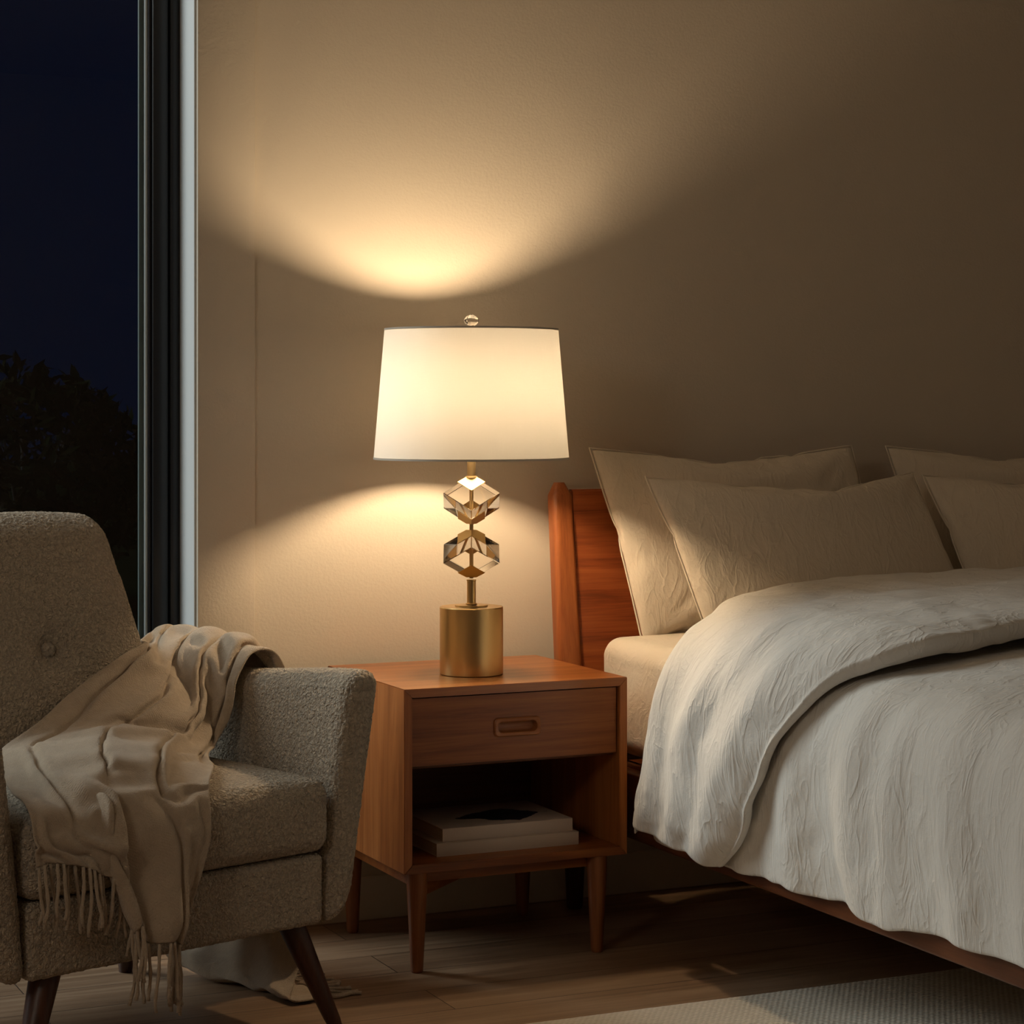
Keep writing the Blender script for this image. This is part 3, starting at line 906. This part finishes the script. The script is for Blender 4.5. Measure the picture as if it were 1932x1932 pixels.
# ------------------------------------------------------------------ wool throw over the arm and seat
def throw():
    rt = thing('throw_blanket', 'fringed camel wool throw draped over the armchair arm and seat', 'blanket', CW, CA)
    # where the cloth is laid, back/left edge -> front/right edge (armchair frame: across, back, up)
    R = [
        [(.47, .40, .006), (.455, .36, .008), (.445, .31, .010), (.435, .26, .010), (.425, .21, .008), (.415, .16, .006)],
        [(.345, .46, .016), (.35, .41, .013), (.355, .35, .012), (.36, .29, .012), (.355, .235, .011), (.345, .175, .010)],
        [(.30, .53, .050), (.315, .47, .032), (.345, .40, .024), (.37, .34, .020), (.39, .285, .022), (.40, .235, .026)],
        [(.385, .57, .115), (.395, .51, .095), (.405, .45, .09), (.415, .38, .085), (.425, .32, .085), (.435, .25, .10)],
        [(.462, .63, .30), (.458, .57, .30), (.455, .50, .30), (.452, .42, .30), (.450, .34, .30), (.448, .265, .30)],
        [(.458, .64, .55), (.455, .57, .56), (.452, .50, .56), (.450, .43, .56), (.448, .36, .56), (.445, .30, .54)],
        [(.425, .63, .655), (.425, .57, .665), (.425, .51, .665), (.425, .45, .66), (.425, .38, .655), (.425, .315, .632)],
        [(.365, .63, .675), (.365, .57, .685), (.365, .51, .685), (.365, .45, .68), (.365, .38, .672), (.365, .315, .645)],
        [(.29, .59, .660), (.295, .54, .650), (.295, .48, .640), (.295, .43, .630), (.30, .36, .615), (.31, .30, .590)],
        [(.16, .425, .655), (.21, .42, .615), (.25, .44, .570), (.262, .40, .555), (.275, .34, .545), (.288, .285, .530)],
        [(.02, .39, .602), (.09, .375, .560), (.17, .385, .520), (.205, .35, .505), (.235, .31, .495), (.255, .275, .485)],
        [(-.09, .355, .548), (-.02, .34, .520), (.06, .33, .500), (.11, .29, .496), (.155, .25, .490), (.19, .215, .480)],
        [(-.19, .315, .512), (-.13, .28, .506), (-.05, .24, .505), (.01, .20, .505), (.07, .16, .498), (.13, .115, .478)],
        [(-.265, .16, .485), (-.21, .13, .492), (-.145, .11, .502), (-.08, .09, .498), (-.02, .06, .490), (.060, .03, .472)],
        [(-.318, .00, .475), (-.250, -.015, .480), (-.16, -.022, .490), (-.158, -.008, .480), (-.05, -.02, .470), (.030, -.012, .455)],
        [(-.328, -.040, .43), (-.262, -.048, .43), (-.150, -.062, .43), (-.165, -.022, .41), (-.05, -.045, .40), (.015, -.034, .39)],
        [(-.330, -.042, .405), (-.258, -.050, .395), (-.140, -.068, .385), (-.170, -.024, .33), (-.07, -.048, .315), (-.015, -.035, .30)],
        [(-.330, -.042, .385), (-.252, -.050, .368), (-.135, -.070, .342), (-.170, -.026, .252), (-.095, -.048, .228), (-.055, -.035, .205)],
    ]
    A = np.array(R)
    def cr(P, n):                                        # Catmull-Rom through the rows of P
        P = np.concatenate([2 * P[:1] - P[1:2], P, 2 * P[-1:] - P[-2:-1]])
        t = np.linspace(0, len(P) - 3 - 1e-6, n); out = []
        for u in t:
            i = int(u); f = u - i; a, b, c, d = P[i:i + 4]
            out.append(.5 * (2 * b + (c - a) * f + (2 * a - 5 * b + 4 * c - d) * f * f + (3 * b - a - 3 * c + d) * f ** 3))
        return np.array(out)
    NR, NCs = 118, 50
    # even spacing along the length
    B = cr(A, 600)
    mid = B[:, 2:4].mean(1); dl = np.r_[0, np.cumsum(np.linalg.norm(np.diff(mid, axis=0), axis=1))]
    LEN = dl[-1]
    pick = [int(np.argmin(abs(dl - LEN * k / (NR - 1)))) for k in range(NR)]
    B = B[pick]
    G = np.array([cr(row, NCs) for row in B])            # NR x NCs x 3
    du = np.gradient(G, axis=0); dv = np.gradient(G, axis=1)
    nn = np.cross(du, dv); nn /= np.linalg.norm(nn, axis=2)[:, :, None] + 1e-9
    if nn[NR - 10, 25][1] > 0: nn = -nn
    tv = dv / (np.linalg.norm(dv, axis=2)[:, :, None] + 1e-9)
    for i in range(NR):
        v = i / (NR - 1)
        for j in range(NCs):
            s = j / (NCs - 1)
            env = math.sin(PI * min(1, max(0, s))) ** .5
            amp = .012 * env * (1.15 if v > .80 else 1)
            if v < .22: amp *= .4
            ph = 2 * PI * (3.6 * s + .55 * math.sin(3.2 * v + 1) - .2)
            G[i, j] += nn[i, j] * amp * (1 + math.sin(ph)) + tv[i, j] * amp * .9 * math.cos(ph) * env
    V = G.reshape(-1, 3)
    UV = [(.62 * j / (NCs - 1), LEN * i / (NR - 1)) for i in range(NR) for j in range(NCs)]
    F = grid_faces(NR, NCs)
    mw = Matrix.Translation(CW) @ Matrix.Rotation(CA, 4, 'Z')
    W = [mw @ Vector(p) for p in V]
    V = settle(W, F, NR, NCs, LEN, mw) if SETTLE else [Vector(p) for p in V]
    o = obj('woven_cloth', V, F, M['wool'], rt, True, UV)
    solid(o, .005, 0); subsurf(o, 1)
    # twisted fringe at both ends
    rnd = random.Random(11)
    def tassels(row, nxt, n, floor):
        for k in range(n):
            u = (k + .5) / n * (NCs - 1) + rnd.uniform(-.3, .3); i = int(u); f = u - i
            a = V[row * NCs + i].lerp(V[row * NCs + min(i + 1, NCs - 1)], f)
            b = V[nxt * NCs + i].lerp(V[nxt * NCs + min(i + 1, NCs - 1)], f)
            d = (a - b).normalized()
            L = rnd.uniform(.088, .112)
            pts = []; sw = rnd.uniform(-.012, .012); ph = rnd.uniform(0, 6); sy = rnd.uniform(-.004, .006)
            for q in range(10):
                w = q / 9
                if floor:
                    p = a + Vector((L * .72 * w, (-.30 * L + sw * 1.5) * w + .004 * math.sin(ph + 7 * w), 0))
                    p.z = max(.0042, a.z * (1 - 2.5 * w)) + .002 * (1 + math.sin(ph + 5 * w)) * (1 - w)
                else:
                    p = a + d * (L * .22 * w * (1 - w)) + Vector((sw * w + .0035 * math.sin(ph + 6.5 * w) * w, -sy * w, -L * w))
                pts.append(p)
            r = [.0030 * (1 + .16 * math.sin(q * 2.2 + ph)) for q in range(10)]; r[0] = .0026; r[-1] = .0034
            v, ff = tube(pts, r, 7)
            obj('tassel', v, ff, M['wool'], rt)
    tassels(NR - 1, NR - 3, 40, False)
    tassels(0, 2, 16, True)

SETTLE, FRAMES, BEND, WIDE, PINW, EDGE = True, 22, 24., .60, .25, .75
def settle(W, F, NR, NCs, LEN, mw):
    o = obj('throw_blanket_cloth', W, F, M['wool'])
    o.shape_key_add(name='Basis')
    k = o.shape_key_add(name='flat')
    wid = WIDE
    for i in range(NR):
        for j in range(NCs):
            k.data[i * NCs + j].co = Vector((wid * (j / (NCs - 1) - .5), LEN * i / (NR - 1), 0))
    g = o.vertex_groups.new(name='pin')
    for i in range(NR):
        v = i / (NR - 1)
        weight = .0
        if v < .12: weight = 1.
        elif .30 < v < .46: weight = PINW
        for j in range(NCs):
            w_ = weight
            if v >= .30 and (j < 2 or j > NCs - 3): w_ = max(weight, EDGE)
            if w_: g.add([i * NCs + j], w_, 'REPLACE')
    col = []
    bpy.context.view_layer.update()
    parts = [c for c in CHAIR.children if c.name.startswith(('seat', 'armrest', 'backrest'))]
    for c in parts + [bpy.data.objects['floor']]:
        m = c.modifiers.new('col', 'COLLISION'); c.collision.thickness_outer = .004; c.collision.thickness_inner = .03; c.collision.cloth_friction = 40; c.collision.damping = .8
        col.append((c, m))
    P = run_cloth(o, FRAMES, quality=6, mass=.25, tension_stiffness=15, compression_stiffness=15, shear_stiffness=5, bending_stiffness=BEND, tension_damping=12, compression_damping=12,
                  shear_damping=12, bending_damping=1., air_damping=12, vertex_group_mass='pin', rest_shape_key=k, pin_stiffness=1.,
                  c_use_collision=True, c_distance_min=.004, c_use_self_collision=True, c_self_distance_min=.005, c_self_friction=20, c_collision_quality=3)
    for c, m in col: c.modifiers.remove(m)
    bpy.data.objects.remove(o)
    inv = mw.inverted()
    return [inv @ p for p in P]
throw()


# the boucle's loops, as real relief on the upholstery
loops = bpy.data.textures.new('boucle_loops', 'CLOUDS'); loops.noise_scale = .0055; loops.noise_depth = 2
for c in CHAIR.children:
    if c.name.startswith(('seat', 'armrest', 'backrest')):
        subsurf(c, 2)
        d = c.modifiers.new('loops', 'DISPLACE'); d.texture = loops; d.texture_coords = 'LOCAL'; d.strength = .0045; d.mid_level = .5

# ------------------------------------------------------------------ rug
def rug():
    x0, x1, y0, y1 = .0, 2.9, -2.95, -.893
    nx = 240; V = []; F = []
    top = []
    for (z, ins) in ((0.0005, .001), (.006, 0), (.009, .003)):
        for k in range(nx + 1):
            x = x0 + (x1 - x0) * k / nx
            V.append((x, y1 - ins + .0022 * noise.noise(Vector((x * 60, 1, 0))), z))
        for k in range(nx + 1):
            x = x1 - (x1 - x0) * k / nx
            V.append((x, y0 + ins + .0022 * noise.noise(Vector((x * 60, 5, 0))), z))
    m = 2 * (nx + 1)
    for i in range(2):
        for k in range(m): F.append((i * m + k, (i + 1) * m + k, (i + 1) * m + (k + 1) % m, i * m + (k + 1) % m))
    for k in range(nx):
        F.append((2 * m + k, 2 * m + m - 1 - k, 2 * m + m - 2 - k, 2 * m + k + 1))
    o = obj('rug', V, F, M['rug'], None, True, None, 40)
    tag(o, 'pale woven wool rug on the floor reaching under the bed', 'rug')
rug()

# ------------------------------------------------------------------ light: the lamp's bulb, moonlight through the window, and an added fill
sun = bpy.data.lights.new('moonlight', 'SUN')
sun.energy = 2.8; sun.angle = math.radians(36); sun.color = (.97, .985, .98)
so = bpy.data.objects.new('moonlight', sun); COL.objects.link(so)
so.rotation_euler = Vector((.78, -.52, -.66)).to_track_quat('-Z', 'Y').to_euler()
so.location = (-4, 4, 3)
fl = bpy.data.lights.new('added_fill', 'POINT')  # added fill light, out of view; no lamp stands here
fl.energy = 17.; fl.color = (1., .88, .74); fl.shadow_soft_size = .28
fo = bpy.data.objects.new('added_fill', fl); COL.objects.link(fo); fo.location = (-3.0, -3.2, 2.1)
w = bpy.data.worlds.new('night_sky'); SC.world = w; w.use_nodes = True
bg = w.node_tree.nodes['Background']
bg.inputs[0].default_value = (.05, .24, 1., 1); bg.inputs[1].default_value = .008

# ------------------------------------------------------------------ camera
cam = bpy.data.cameras.new('camera'); co = bpy.data.objects.new('camera', cam); COL.objects.link(co)
co.location = (-1.61, -4.51, 1.12)
co.rotation_euler = (PI / 2, 0, -math.radians(24.5))
cam.sensor_width = 36; cam.lens = 4200 / 1932 * 36
cam.shift_y = -(966 - 760) / 1932
cam.clip_start = .05
SC.camera = co
SC.view_settings.view_transform = 'Standard'; SC.view_settings.look = 'None'
SC.view_settings.exposure = .22; SC.view_settings.gamma = 1; SC.view_settings.use_curve_mapping = False
SC.cycles.use_denoising = True
SC.cycles.use_adaptive_sampling = True; SC.cycles.adaptive_threshold = .04; SC.cycles.adaptive_min_samples = 40
SC.cycles.max_bounces = 12; SC.cycles.transmission_bounces = 10; SC.cycles.transparent_max_bounces = 8; SC.cycles.diffuse_bounces = 5; SC.cycles.glossy_bounces = 4
SC.cycles.sample_clamp_indirect = 4.; SC.cycles.time_limit = 1050
SC.cycles.caustics_reflective = False; SC.cycles.caustics_refractive = False
